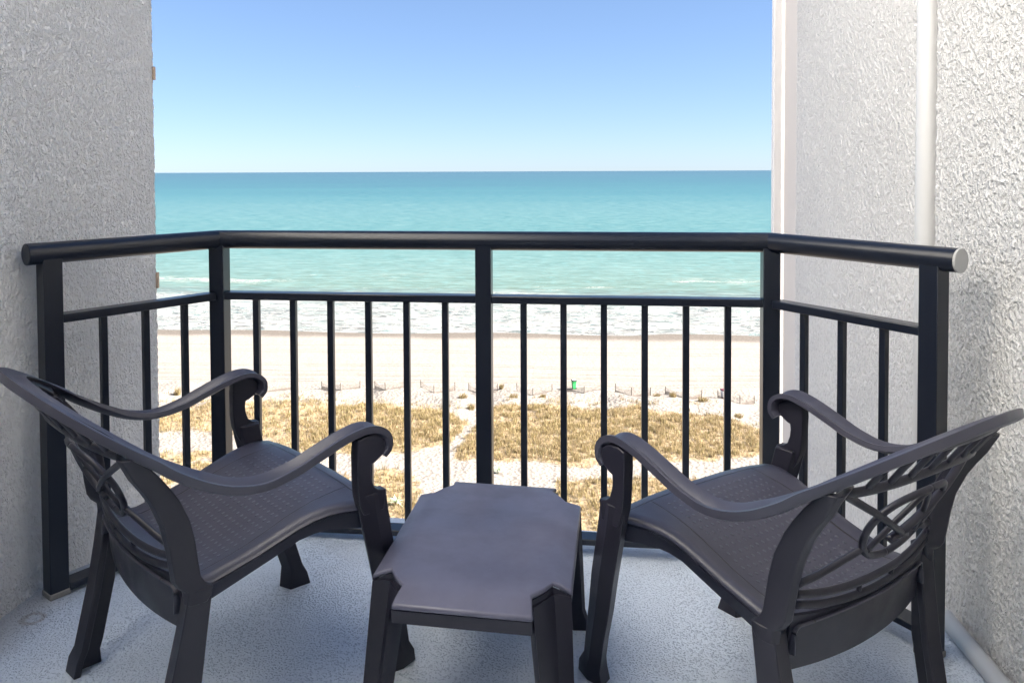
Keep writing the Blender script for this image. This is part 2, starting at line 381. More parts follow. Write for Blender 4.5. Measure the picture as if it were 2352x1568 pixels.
def make_chair():
    root = empty('armchair')
    # --- seat: shaped shell with rolled edges
    zc = [(-.236, .398), (-.20, .384), (-.13, .372), (-.08, .379), (-.03, .394), (.02, .413), (.07, .434), (.14, .455), (.2, .467), (.235, .472), (.262, .468), (.28, .455), (.29, .435), (.292, .41)]
    ze = [(-.2, .392), (-.13, .386), (-.02, .414), (.09, .451), (.15, .463), (.2, .462), (.235, .458), (.262, .452), (.28, .44), (.29, .425), (.292, .405)]
    hw = [(-.236, .236), (-.13, .240), (0, .245), (.09, .252), (.15, .268), (.2, .288), (.235, .296), (.292, .298)]
    ys = [-.236, -.22, -.20, -.17, -.13, -.105, -.08, -.055, -.03, 0, .03, .07, .105, .14, .17, .2, .22, .235, .25, .262, .272, .28, .286, .29, .292]
    us = [-1, -.985, -.95, -.88, -.75, -.55, -.3, 0, .3, .55, .75, .88, .95, .985, 1]
    g = Geo(); V = []; F = []
    for y in ys:
        W = interp(y, hw); c = interp(y, zc); e = interp(y, ze)
        for u in us:
            a = abs(u); base = c + (e - c) * min(1, a / .93) ** 3 if a < .93 else e
            if a > .97: base -= .006
            if a >= 1: base -= .008
            yy = y
            if y < -.19: yy = y + (interp(.4, YSD) - interp(.4, YC)) * u * u * min(1, (-.19 - y) / .04)
            V.append((u * W, yy, base))
    n = len(us)
    for i in range(len(ys) - 1):
        for j in range(n - 1): a = i * n + j; F.append((a, a + 1, a + 1 + n, a + n))
    g.add(V, F)
    # side skirts
    for sg in (0, n - 1):
        b = [V[i * n + sg] for i in range(len(ys))]
        bot = []
        for (px, py, pz), y in zip(b, ys):
            zb = interp(y, [(-.2, .335), (-.13, .342), (0, .382), (.08, .41), (.13, .415), (.2, .408), (.26, .40), (.292, .395)])
            bot.append((px, py, min(pz - .003, zb)))
        m = len(b); q = b + bot; f = [(i, i + 1, i + 1 + m, i + m) for i in range(m - 1)]
        if sg == 0: f = [tuple(reversed(t)) for t in f]
        g.add(q, f)
    fr = [V[(len(ys) - 1) * n + j] for j in range(n)]; g.add(fr + [(a, b - .002, .388) for a, b, c in fr], [(j, j + 1, j + 1 + n, j + n) for j in range(n - 1)])
    o = g.build('seat', seat_mat, root, smooth=True)
    wm = o.modifiers.new('weld', 'WELD'); wm.merge_threshold = .0005
    so_ = o.modifiers.new('solid', 'SOLIDIFY'); so_.thickness = .004; so_.offset = -1
    # --- rear apron
    g = Geo(); rings = []
    for k in range(-12, 13):
        x = .243 * k / 12; t = abs(k / 12); top = .397 + .016 * t ** 2; bot = .288 + .008 * t ** 2
        A = SB(x, top); B = SB(x, (top + bot) / 2); D = SB(x, bot)
        A.y -= .002; rings.append([A + Vector((0, .004, .003)), A, B + Vector((0, -.004, 0)), D, D + Vector((0, .006, 0)), B + Vector((0, .003, 0))])
    g.loft(rings); g.build('apron', resin, root, smooth=True).data.set_sharp_from_angle(angle=R(50))
    # --- arm loop: outer / inner edges of the top surface
    outer = [(.342, .236, .591), (.344, .242, .598), (.346, .246, .606), (.346, .243, .626), (.345, .222, .641), (.344, .19, .645), (.342, .14, .634), (.340, .08, .612), (.337, .02, .590), (.335, -.05, .577), (.335, -.117, .587), (.336, -.181, .613), (.335, -.245, .652),
             ]
    def crest(a, yt, nn, z0, m1, m2):
        o = []
        for k in range(1, 9):
            th = math.pi / 2 * k / 8; yy = -.245 + (yt + .245) * math.sin(th) ** (2 / nn); d = -(yy + .245); o.append((a * max(0, math.cos(th)) ** (2 / nn), yy, z0 + m1 * d + m2 * d * d))
        return o
    outer += crest(.335, -.470, 1.75, .656, .66, .25)
    inner = [(.293, .236, .591), (.292, .242, .598), (.290, .246, .606), (.290, .243, .626), (.289, .222, .641), (.288, .19, .645), (.287, .14, .634), (.286, .08, .614), (.285, .02, .594), (.285, -.05, .585), (.286, -.117, .598), (.285, -.181, .631), (.284, -.245, .674),
             ]
    inner += crest(.284, -.414, 1.9, .674, .76, 0)
    O = catmull(outer, 4); I = catmull(inner, 4)
    O = O + [Vector((-p.x, p.y, p.z)) for p in reversed(O[:-1])]; I = I + [Vector((-p.x, p.y, p.z)) for p in reversed(I[:-1])]
    rings = []; L = len(O)
    for i in range(L):
        t = (O[min(i + 1, L - 1)] - O[max(i - 1, 0)]) ; wdt = (O[i] - I[i]); up = t.cross(wdt); up = -up.normalized() if up.length > 1e-9 else Vector((0, 0, 1))
        # keep the top side facing up (or forward round the scroll)
        f = min(1, i / 30, (L - 1 - i) / 30); th = .016 + .005 * f; thi = .016 - .010 * max(0, min(1, (-.16 - O[i].y) / .12)); ws = wdt.normalized()
        c = (O[i] + I[i]) / 2
        rings.append([O[i] - up * th, O[i] - up * .004 + ws * .0012, O[i] - ws * .004, c + up * .0035, I[i] + ws * .004, I[i] - up * .004 - ws * .0012, I[i] - up * thi, I[i] + ws * .006 - up * thi, c - up * .006, O[i] - ws * .006 - up * th])
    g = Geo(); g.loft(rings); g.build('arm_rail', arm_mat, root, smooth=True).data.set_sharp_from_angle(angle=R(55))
    # --- arm supports (with the scroll cheek) and legs, both sides
    prof = [(.168, .630), (.166, .600), (.167, .57), (.168, .535), (.172, .50), (.182, .47), (.19, .455), (.245, .455), (.2485, .5045), (.237, .5055), (.224, .510), (.213, .520), (.206, .540), (.204, .560), (.206, .574), (.216, .577), (.235, .588), (.244, .604), (.243, .625), (.222, .639), (.19, .642), (.168, .636)]
    g = Geo(); rings = []
    for xx, ins in ((.314, .002), (.317, 0), (.3405, 0), (.3435, .002)):
        cy_, cz_ = .21, .50
        rings.append([(xx - max(0, .505 - z) * .085, y + (cy_ - y) * ins * 4, z + (cz_ - z) * ins * 2) for y, z in prof])
    n = len(prof); V = [p for r in rings for p in r]; F = []
    for i in range(3):
        for k in range(n): F.append((i * n + k, i * n + (k + 1) % n, (i + 1) * n + (k + 1) % n, (i + 1) * n + k))
    F += [tuple(range(n - 1, -1, -1)), tuple(range(3 * n, 4 * n))]
    g.add(V, F); sup = g
    fl_ = Geo(); rings = []
    for z in (.5035, .47, .44, .39, .30, .20, .12, .06, .035, .0):
        yf = interp(z, [(0, .388), (.03, .384), (.045, .370), (.12, .350), (.20, .328), (.30, .303), (.39, .276), (.44, .264), (.505, .251)])
        yb = interp(z, [(0, .296), (.03, .300), (.045, .306), (.12, .284), (.20, .256), (.30, .226), (.39, .198), (.44, .184), (.47, .177), (.505, .171)])
        xo = interp(z, [(0, .282), (.12, .300), (.3, .326), (.39, .338), (.505, .3465)])
        fl = .008 if z < .036 else 0
        rings.append([(xo - .010 + fl, yb, z), (xo + fl, yb + .5 * (yf - yb), z), (xo - .010 + fl, yf, z), (xo - .048, yf - .012, z), (xo - .044, yb + .016, z)])
    fl_.loft(rings)
    bl = Geo(); rings = []
    for z in (.402, .36, .3, .2, .12, .06, .035, 0):
        yf = interp(z, [(0, -.205), (.03, -.210), (.045, -.203), (.2, -.168), (.3, -.161), (.36, -.156), (.402, -.152)])
        yb = interp(z, [(0, -.284), (.03, -.28), (.045, -.268), (.2, -.232), (.3, -.214), (.36, -.205), (.402, -.20)])
        xo = interp(z, [(0, .272), (.2, .287), (.36, .300), (.402, .303)]); fl = .007 if z < .036 else 0
        rings.append([(xo + fl, yf, z), (xo + .002 + fl, (yf + yb) / 2, z), (xo - .006 + fl, yb, z), (xo - .052, yb + .006, z), (xo - .052, yb + .022, z), (xo - .02, yb + .026, z), (xo - .02, yf, z)])
    bl.loft(rings)
    up_ = Geo(); rings = []
    for z in (.372, .385, .40, .415, .43, .46, .50, .55, .60, .63, .66, .69, .705):
        yf = interp(z, [(.372, -.165), (.385, -.155), (.40, -.153), (.405, -.158), (.418, -.172), (.43, -.177), (.455, -.181), (.52, -.19), (.545, -.196), (.59, -.215), (.645, -.250), (.705, -.30)])
        yi = interp(z, YSD); yc = yf - interp(z, [(.372, .03), (.40, .048), (.55, .05), (.66, .045), (.705, .03)])
        if z < .40: yc = min(yc, -.20)
        xi = interp(z, [(.37, .278), (.395, .262), (.42, .244), (.6, .240), (.705, .232)]); xo = interp(z, [(.372, .303), (.55, .300), (.705, .31)])
        rings.append([(xo, yf, z), (xo, yf - .02, z), (xo - .004, yc, z), (xo - .02, yc - .006, z), (xi, yi - .004, z), (xi - .004, yi + .008, z), (xo - .02, yc + .012, z), (xo - .014, yf, z)])
    up_.loft(rings)
    for gg, nm in ((sup, 'arm_support'), (fl_, 'leg'), (bl, 'leg'), (up_, 'back_post')):
        for h in (gg, mirror(gg)):
            o = h.build(nm, resin, root, smooth=True, bevel=.0025); o.data.set_sharp_from_angle(angle=R(28))
    # --- lattice back
    g = Geo()
    def rib(pts, wd=.0085, th=.008, n=5):
        P = catmull([Vector((x, 0, z)) for x, z in pts], n); P = [SB(p.x, p.z) for p in P]; rings = []
        for i, p in enumerate(P):
            t = (P[min(i + 1, len(P) - 1)] - P[max(i - 1, 0)]).normalized()
            nn = (SB(p.x, p.z + .01) - SB(p.x, p.z - .01)).cross(SB(p.x + .01, p.z) - SB(p.x - .01, p.z)).normalized()
            if nn.y > 0: nn = -nn
            s_ = t.cross(nn).normalized()
            rings.append([p + s_ * wd, p + s_ * wd * .75 + nn * th * .7, p + nn * th, p - s_ * wd * .75 + nn * th * .7, p - s_ * wd, p - s_ * wd * .7 - nn * th * .5, p + s_ * wd * .7 - nn * th * .5])
        g.loft(rings)
    loop = [(0, .655), (-.035, .653), (-.075, .645), (-.108, .625), (-.125, .595), (-.122, .56), (-.10, .528), (-.062, .504), (-.02, .494), (0, .492)]
    rib(loop); rib([(-a, b) for a, b in loop])
    rib([(0, .652), (-.03, .62), (-.055, .585), (-.075, .55), (-.088, .522)], .007, .007); rib([(0, .652), (.03, .62), (.055, .585), (.075, .55), (.088, .522)], .007, .007)
    for s in (-1, 1):
        rib([(s * .245, .690), (s * .18, .652), (s * .11, .612), (s * .05, .575), (0, .548), (-s * .03, .535)], .0075, .011)
        rib([(s * .24, .480), (s * .19, .492), (s * .14, .515), (s * .105, .535)])
    rib([(-.24, .458), (-.17, .447), (-.09, .441), (0, .440), (.09, .441), (.17, .447), (.24, .458)])
    rib([(-.24, .436), (-.17, .422), (-.09, .415), (0, .412), (.09, .415), (.17, .422), (.24, .436)])
    for s in (-1, 1): rib([(s * .06, .412), (s * .06, .442)], .006, .006)
    # header: lower arch, spokes and the web below the rim
    arch = [(-.245, .685), (-.2, .690), (-.14, .702), (-.07, .715), (0, .720), (.07, .715), (.14, .702), (.2, .690), (.245, .685)]
    rib(arch, .014, .008)
    web = [(-.262, .716), (-.225, .748), (-.17, .771), (-.09, .784), (0, .786), (.09, .784), (.17, .771), (.225, .748), (.262, .716)]
    rib(web, .016, .007)
    for x in (-.2, -.16, -.12, -.075, -.025, .025, .075, .12, .16, .2):
        rib([(x, interp(x, arch)), (x * 1.02, interp(x * 1.02, web))], .009, .006, 2)
    g.build('back_lattice', resin, root, smooth=True)
    return root

def copy_tree(o, parent=None):
    c = o.copy(); C.objects.link(c); c.parent = parent
    for ch in [q for q in bpy.data.objects if q.parent == o]: copy_tree(ch, c)
    return c
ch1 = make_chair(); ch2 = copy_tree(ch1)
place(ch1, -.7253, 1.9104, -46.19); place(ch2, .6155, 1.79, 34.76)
tag(ch1, 'dark brown resin armchair left of the side table, facing right', 'chair', 'resin armchairs on the balcony')
tag(ch2, 'dark brown resin armchair right of the side table, by the downpipe', 'chair', 'resin armchairs on the balcony')

# ------------------------------------------------------------ side table
tb = empty('side_table'); ZT = .374
tmat = M('table_resin', (.055, .048, .055), .45, .5)
tmat.col(tmat.mix(tmat.ss(tmat.noise(5, 5, .6), .3, .7), (.075, .076, .115), (.110, .111, .160)))
tsp = tmat.b.inputs['Base Color'].links[0].from_socket; tmat.col(tmat.mix(tmat.ss(tmat.vor(38), .035, .02, 0, .7), tsp, (.4, .4, .45)))
tmat.rough(tmat.ss(tmat.noise(7, 5, .6), .35, .65, .36, .55)); tmat.bump(tmat.noise(500, 2), .0004, .5)
S_, P_, Q_, F_ = (.222, .2165), (.1805, .2086), (.140, .268), (.1487, .324)
def quad_outline(dz):
    out = []
    for sx, sy in ((1, 1), (-1, 1), (-1, -1), (1, -1)):
        c = [(S_, -.013), ((.200, .211), -.005), (P_, 0), ((.163, .240), 0), (Q_, 0), ((.1445, .296), -.005), (F_, -.015)]
        if sx * sy < 0: c = c[::-1]
        out += [(p[0] * sx, p[1] * sy, ZT + d + dz) for p, d in c]
    return out
top = quad_outline(0); n = len(top); B = [(x, y, z - .012) for x, y, z in top]
F = []
def near_(p, q): return min(range(n), key=lambda k: (top[k][0] - p) ** 2 + (top[k][1] - q) ** 2)
cp = [near_(sx * P_[0], sy * P_[1]) for sx, sy in ((1, 1), (-1, 1), (-1, -1), (1, -1))]; cq = [near_(sx * Q_[0], sy * Q_[1]) for sx, sy in ((1, 1), (-1, 1), (-1, -1), (1, -1))]
keep = [i for i in range(n) if top[i][2] > ZT - .0035]
F.append(tuple(keep))
lips = []
for a, b in zip(keep, keep[1:] + keep[:1]):
    run = [a]; k = a
    while k != b: k = (k + 1) % n; run.append(k)
    if len(run) > 2: F.append(tuple(run)) 
F += [(k, k + n, (k + 1) % n + n, (k + 1) % n) for k in range(n)]; F.append(tuple(range(2 * n - 1, n - 1, -1)))
o = mesh('tabletop', top + B, F, tmat, tb, bevel=.0045, seg=3)
o.modifiers['bevel'].angle_limit = R(20)
a0 = [(x * .993, y * .995, z - .0125) for x, y, z in top]; a1 = [(x, y, ZT - .054) for x, y, z in a0]; a2 = [(x * .96, y * .965, z) for x, y, z in a1]; a3 = [(x * .96, y * .965, z) for x, y, z in a0]
g = Geo(); V = a0 + a1 + a2 + a3; g.add(V, [((i * n + k), ((i + 1) % 4) * n + k, ((i + 1) % 4) * n + (k + 1) % n, i * n + (k + 1) % n) for i in range(4) for k in range(n)])
o = g.build('apron', resin, tb, smooth=True); o.data.set_sharp_from_angle(angle=R(30))  # darker resin than the tabletop paints the shade below its edge
for sx in (-1, 1):
    for sy in (-1, 1):
        g = Geo(); rings = []
        for z in (ZT - .0255, .33, .28, .15, .06, .03, 0):
            f = z / ZT; k = .72 + .28 * f; sp = .03 * (1 - f); fl = .008 if z < .04 else 0
            cx, cy_ = .185, .262
            sec = [(S_[0] - .002, S_[1] + .001), (.203, .2105), (P_[0] + .001, P_[1] + .001), (Q_[0] + .001, Q_[1] + .001), (.143, .285), (F_[0], F_[1] - .004), (.136, .30), (.128, .262), (.172, .198), (.21, .204)]
            rings.append([((cx + (a - cx) * k + sp + fl * (a > cx)) * sx, (cy_ + (b - cy_) * k + sp * .9 + fl * (b > cy_)) * sy, z) for a, b in sec])
        g.loft(rings)
        if sx * sy > 0: g.F = [tuple(reversed(f)) for f in g.F]
        o = g.build('leg', resin, tb, smooth=True); o.data.set_sharp_from_angle(angle=R(30))
place(tb, -.0706, 1.8996, -7.66)
tag(tb, 'low brown resin side table with notched corners between two chairs', 'table')

# ------------------------------------------------------------ beach terrain and sea (frame turned with the shoreline)
BA = R(-4.2); GZ = -25.4
def b2w(s, t): return (s * math.cos(BA) - t * math.sin(BA), s * math.sin(BA) + t * math.cos(BA))
def w2b(x, y): return (x * math.cos(BA) + y * math.sin(BA), -x * math.sin(BA) + y * math.cos(BA))
KD = 1791.9; HD = CAM_H - GZ
def gd(px, py):   # ground point seen at a spot of the photograph (2352 wide), used once for laying out the plan
    d = KD * HD / (py - 391.5 + .0043 * (1176 - px) * -1 * 0); return ((px - 1176) / KD * d, d)
def gst(px, py): return w2b(*gd(px, py))
# plan boundaries as (s, t) polylines
TOPV = sorted(gst(*p) for p in [(200, 945), (363, 945), (480, 940), (600, 925), (700, 930), (780, 935), (880, 940), (960, 948), (1020, 955), (1090, 985), (1110, 960), (1150, 945), (1250, 945), (1320, 950), (1400, 955), (1480, 958), (1560, 968), (1640, 965), (1700, 985), (1760, 1000), (1900, 1000)])
BOTV = sorted(gst(*p) for p in [(200, 1000), (363, 1003), (480, 1005), (560, 1020), (640, 1045), (720, 1050), (800, 1050), (880, 1050), (960, 1042), (1010, 1030), (1040, 1062), (1100, 1070), (1200, 1072), (1330, 1078), (1450, 1072), (1600, 1070), (1700, 1062), (1760, 1060), (1900, 1060)])
def relief(s, t):
    a = max(0, 1 - abs(t - 82) / 13); b = max(0, min(1, (t - 80) / 4)) * max(0, min(1, (96 - t) / 5))
    h = .5 * a * (1 + noise.noise(Vector((s * .06, t * .09, 3)))) + b * .75 * max(0, noise.noise(Vector((s * .22, t * .2, 1))) + .25)
    h += .12 * noise.noise(Vector((s * .5, t * .5, 7))) * max(0, min(1, (98 - t) / 6))
    h += .3 * max(0, min(1, (70 - t) / 6)) * noise.noise(Vector((s * .12, t * .12, 5)))
    if t > 98: h += .05 * noise.noise(Vector((s * .05, t * .15, 9)))
    if t > 112: h -= (t - 112) * .022
    return h
def gz(s, t): return GZ + relief(s, t)
PATHA = gd(1105, 968); PATHB = gd(1000, 1072)
def inveg(s, t):
    a = interp(s, BOTV); b = interp(s, TOPV); m = noise.noise(Vector((s * .35, t * .35, 2))) * 1.6 + noise.noise(Vector((s * 1.1, t * 1.1, 4))) * .7
    d = min(t - a, b - t) + m * .8
    x, y = b2w(s, t); pa, pb = PATHA, PATHB
    u = max(0, min(1, ((x - pa[0]) * (pb[0] - pa[0]) + (y - pa[1]) * (pb[1] - pa[1])) / ((pb[0] - pa[0]) ** 2 + (pb[1] - pa[1]) ** 2)))
    q = math.hypot(x - pa[0] - u * (pb[0] - pa[0]), y - pa[1] - u * (pb[1] - pa[1]))
    return -1 if q < .55 + .3 * m else d
def inside(s, t, P):
    c = False; j = len(P) - 1
    for i in range(len(P)):
        if (P[i][1] > t) != (P[j][1] > t) and s < (P[j][0] - P[i][0]) * (t - P[i][1]) / (P[j][1] - P[i][1]) + P[i][0]: c = not c
        j = i
    return c
zones = [([gst(*p) for p in q], d) for q, d in (([(1280, 1112), (1500, 1106), (1800, 1110), (1900, 1400), (1240, 1400)], 1.0), ([(850, 1085), (900, 1078), (950, 1095), (965, 1140), (940, 1250), (840, 1250)], .8),
         ([(200, 1042), (480, 1040), (560, 1060), (800, 1100), (840, 1300), (200, 1300)], .5), ([(970, 1150), (1200, 1140), (1230, 1300), (970, 1300)], .3))]
def LIT(s, t):
    if t > 95 or t < 50: return -2
    d = inveg(s, t)
    if d > -.5: return d if s > -26 else d * .4 - .2
    for P, dn in zones:
        if inside(s, t, P): return 1.2 * dn - .1 + noise.noise(Vector((s * .5, t * .5, 21)))
    return -2
sand = M('beach_sand', (.74, .66, .58), .95, .1)
sx_, sy_, sz_ = sand.xyz()
c = sand.mix(sand.noise(.35, 5, .6), (.150, .131, .116), (.180, .163, .148))
c = sand.mix(sand.math('MULTIPLY', sand.ss(sand.noise(3.5, 4, .7), .5, .68), .3), c, (.10, .08, .062))
wob = sand.math('MULTIPLY', sand.math('SUBTRACT', sand.noise(.03, 3), .5), 6)
tt = sand.math('ADD', sy_, wob)
wet = sand.ss(sand.math('ADD', sy_, sand.math('MULTIPLY', sand.math('SUBTRACT', sand.noise(.08, 3), .5), 5)), 122.0, 126.0)
c = sand.mix(wet, c, (.085, .073, .064))
la = sand.n('Attribute'); la.attribute_name = 'litter'
lit = sand.math('MULTIPLY', sand.ss(la.outputs['Fac'], .45, .8), sand.ss(sand.noise(1.6, 4, .7), .32, .5, .45, 1))
c = sand.mix(sand.math('MULTIPLY', lit, .9), c, sand.mix(sand.noise(2.5, 4, .7), (.13, .088, .046), (.20, .15, .088)))
lines = None
for t0, wd in ((96.6, .10), (97.6, .08), (99.4, .12), (100.1, .07), (101.6, .1), (104.3, .09), (105.2, .07), (112.5, .1), (114, .08), (117.5, .08)):
    l = sand.ss(sand.math('ABSOLUTE', sand.math('SUBTRACT', tt, t0)), wd, wd * 2.6, .8, 0); lines = l if lines is None else sand.math('MAXIMUM', lines, l)
lines = sand.math('MULTIPLY', lines, sand.ss(sand.noise(.25, 3), .35, .6, .35, 1))
c = sand.mix(sand.math('MULTIPLY', lines, .55), c, (.08, .064, .052))  # tyre ruts: groove shade put into the sand colour as dark lines
sand.col(c)
foot = sand.math('MULTIPLY', sand.vor(2.6), sand.ss(sy_, 100, 92))
sand.bump(sand.math('ADD', sand.math('ADD', sand.noise(1.2, 6, .65), sand.math('MULTIPLY', foot, .8)), sand.math('MULTIPLY', lines, -.6)), .16, .8)
xs = np.concatenate([np.linspace(-900, -110, 12), np.linspace(-100, 90, 381), np.linspace(100, 900, 12)])
ts = np.concatenate([np.linspace(-60, 48, 10), np.linspace(50, 112, 150), np.linspace(114, 175, 40)])
V = [(s, t, relief(s, t)) for t in ts for s in xs]; nx = len(xs)
F = [(i * nx + j, i * nx + j + 1, (i + 1) * nx + j + 1, (i + 1) * nx + j) for i in range(len(ts) - 1) for j in range(nx - 1)]
gr = mesh('beach_ground', V, F, sand, smooth=True)
at = gr.data.attributes.new('litter', 'FLOAT', 'POINT'); at.data.foreach_set('value', [max(0, min(1, .5 + LIT(s, t) * .5)) for s, t, z in V]); gr.location = (0, 0, GZ); gr.rotation_euler.z = BA
tag(gr, kind='structure')

sea = M('sea_water', (.2, .5, .55), .35, .25)
qx, qy, qz = sea.xyz()
n_big = sea.noise(1.0, 4, .55, sea.scale(.0012, .006, 1)); n_mid = sea.noise(1.0, 4, .6, sea.scale(.006, .03, 1))
k_ = sea.math('DIVIDE', 47846., sea.math('MAXIMUM', qy, 60))       # falls from 350 at the shore to 0 at the horizon
k2 = sea.math('ADD', k_, sea.math('MULTIPLY', sea.math('SUBTRACT', n_big, .5), 55))
k2 = sea.math('ADD', k2, sea.math('MULTIPLY', sea.math('SUBTRACT', n_mid, .5), 22))
stops = [(0, (38, 118, 160)), (12, (30, 130, 165)), (30, (28, 150, 172)), (55, (62, 175, 186)), (85, (115, 196, 198)), (110, (120, 200, 198)), (140, (110, 195, 192)), (180, (150, 208, 196)), (225, (172, 214, 196)), (262, (176, 206, 178)), (280, (165, 176, 163)), (300, (142, 146, 138)), (350, (160, 146, 134))]
c = sea.ramp(sea.math('DIVIDE', k2, 350., clamp=True), [(p / 350, tuple(v * (.140 if p > 150 else .122) for v in srgb(*q))) for p, q in stops])
chop = sea.noise(1.0, 5, .65, sea.scale(.10, .42, 1), .4); chop2 = sea.noise(1.0, 3, .6, sea.scale(.35, 1.1, 1))
c = sea.mix(sea.math('MULTIPLY', sea.ss(chop, .40, .66, 0, .75), sea.ss(k_, 20, 110, .45, 1)), c, sea.mix(.5, c, (.14, .195, .175)))
c = sea.mix(sea.ss(chop2, .45, .7, 0, .45), c, (.09, .19, .19))
# foam: swash zone, breaker rows, scattered caps
rag = sea.noise(1.0, 5, .62, sea.scale(.025, .05, 1))
fine = sea.noise(1.0, 5, .7, sea.scale(.32, .75, 1), 1.3)
zone = sea.math('ADD', qy, sea.math('MULTIPLY', sea.math('SUBTRACT', rag, .5), 46))
inner = sea.ss(zone, 172, 158)
veins = sea.ss(sea.math('ABSOLUTE', sea.math('SUBTRACT', fine, .5)), .015, .075, 1, 0)
dense = sea.ss(sea.noise(1.0, 4, .6, sea.scale(.03, .16, 1)), .36, .62)
foam = sea.math('MULTIPLY', inner, sea.math('MAXIMUM', sea.math('MULTIPLY', veins, .75), sea.math('MULTIPLY', sea.math('MULTIPLY', dense, .85), sea.ss(fine, .47, .58))))
edge = sea.ss(sea.math('ABSOLUTE', sea.math('SUBTRACT', sea.math('ADD', qy, sea.math('MULTIPLY', sea.math('SUBTRACT', sea.noise(.05, 4), .5), 7)), 160)), .8, 3.2, 1, 0)
foam = sea.math('MAXIMUM', foam, sea.math('MULTIPLY', edge, sea.ss(fine, .3, .5)))
patch = sea.math('MULTIPLY', sea.ss(sea.noise(1.0, 4, .6, sea.scale(.03, .06, 1)), .55, .66), sea.math('MULTIPLY', sea.ss(qy, 206, 188), sea.ss(qy, 160, 170)))
foam = sea.math('MAXIMUM', foam, sea.math('MULTIPLY', patch, veins))
caps = sea.math('MULTIPLY', sea.ss(sea.noise(1.0, 3, .6, sea.scale(.045, .22, 1)), .735, .775), sea.ss(sea.noise(1.0, 2, .5, sea.scale(.006, .01, 1)), .4, .6))
spk = sea.math('MULTIPLY', sea.ss(sea.noise(1.0, 2, .5, sea.scale(.16, .5, 1)), .74, .79), sea.ss(sea.noise(1.0, 3, .5, sea.scale(.008, .02, 1)), .45, .62))
foam = sea.math('MAXIMUM', foam, sea.math('MAXIMUM', caps, spk), clamp=True)
sea.col(sea.mix(foam, c, (.21, .21, .205)))
sea.rough(sea.math('ADD', .34, sea.math('MULTIPLY', foam, .5)))
sea.bump(sea.math('ADD', sea.math('ADD', chop, sea.math('MULTIPLY', chop2, .3)), sea.math('MULTIPLY', foam, .25)), .55, .55)
SZ = GZ - .36
xs = [-24000, -6000, -1500, -400, -120, 120, 400, 1500, 6000, 24000]; ts = [118, 160, 220, 320, 500, 900, 2000, 5000, 12000, 24000]
V = [(a, b, 0) for b in ts for a in xs]; nx = len(xs)
F = [(i * nx + j, i * nx + j + 1, (i + 1) * nx + j + 1, (i + 1) * nx + j) for i in range(len(ts) - 1) for j in range(nx - 1)]
se = mesh('sea', V, F, sea); se.location = (0, 0, SZ); se.rotation_euler.z = BA; tag(se, kind='structure')

# ------------------------------------------------------------ dune grass
grass = M('dry_dune_grass', (.5, .4, .22), .8, .15)
rp_ = grass.n('NewGeometry').outputs['Random Per Island']
gcol = grass.ramp(rp_, [(0, (.13, .08, .035)), (.25, (.23, .165, .085)), (.5, (.30, .23, .135)), (.75, (.34, .28, .19)), (.9, (.18, .16, .06)), (1, (.13, .14, .045))])
grass.col(grass.mix(grass.ss(grass.noise(.12, 3), .35, .65), gcol, grass.mix(.5, gcol, (.28, .22, .11))))
hs = grass.n('HueSaturation'); hs.inputs['Saturation'].default_value = 1.06; hs.inputs['Value'].default_value = .92; grass.put(hs.inputs['Color'], grass.b.inputs['Base Color'].links[0].from_socket); grass.col(hs.outputs[0])
tr = grass.n('BsdfTranslucent'); grass.put(tr.inputs[0], gcol); mx = grass.n('MixShader'); mx.inputs[0].default_value = .3
grass.nt.links.new(grass.b.outputs[0], mx.inputs[1]); grass.nt.links.new(tr.outputs[0], mx.inputs[2]); grass.nt.links.new(mx.outputs[0], grass.nt.nodes['Material Output'].inputs[0])
def blades(g, s, t, z, n, rad, hgt, lean=(0, 0)):
    for _ in range(n):
        a = rnd.uniform(0, 6.283); r = rad * math.sqrt(rnd.random()); bx, by = s + r * math.cos(a), t + r * math.sin(a)
        h = hgt * rnd.uniform(.55, 1.15); wd = rnd.uniform(.010, .024) * (1 if hgt > .3 else .8); b = rnd.uniform(0, 6.283); dx, dy = math.cos(b) * wd, math.sin(b) * wd
        lx, ly = lean[0] + rnd.gauss(0, .28) * h, lean[1] + rnd.gauss(0, .28) * h
        k = len(g.V); g.V += [(bx - dx, by - dy, z - .03), (bx + dx, by + dy, z - .03), (bx + lx * .4 + dx * .7, by + ly * .4 + dy * .7, z + h * .62), (bx + lx * .4 - dx * .7, by + ly * .4 - dy * .7, z + h * .62), (bx + lx, by + ly, z + h)]
        g.F += [(k, k + 1, k + 2, k + 3), (k + 3, k + 2, k + 4)]
g = Geo()
cnt = 0
for _ in range(30000):
    s = rnd.uniform(-62, 40); t = rnd.uniform(62, 92); d = inveg(s, t)
    if d < 0: 
        continue
    dens = min(1, .25 + d * .5) * (1 if s > -26 else .45)
    if rnd.random() > dens * (.7 + .5 * noise.noise(Vector((s * .6, t * .6, 11)))): continue
    blades(g, s, t, relief(s, t), 15, .34, .42 if d > .7 else .3); cnt += 1
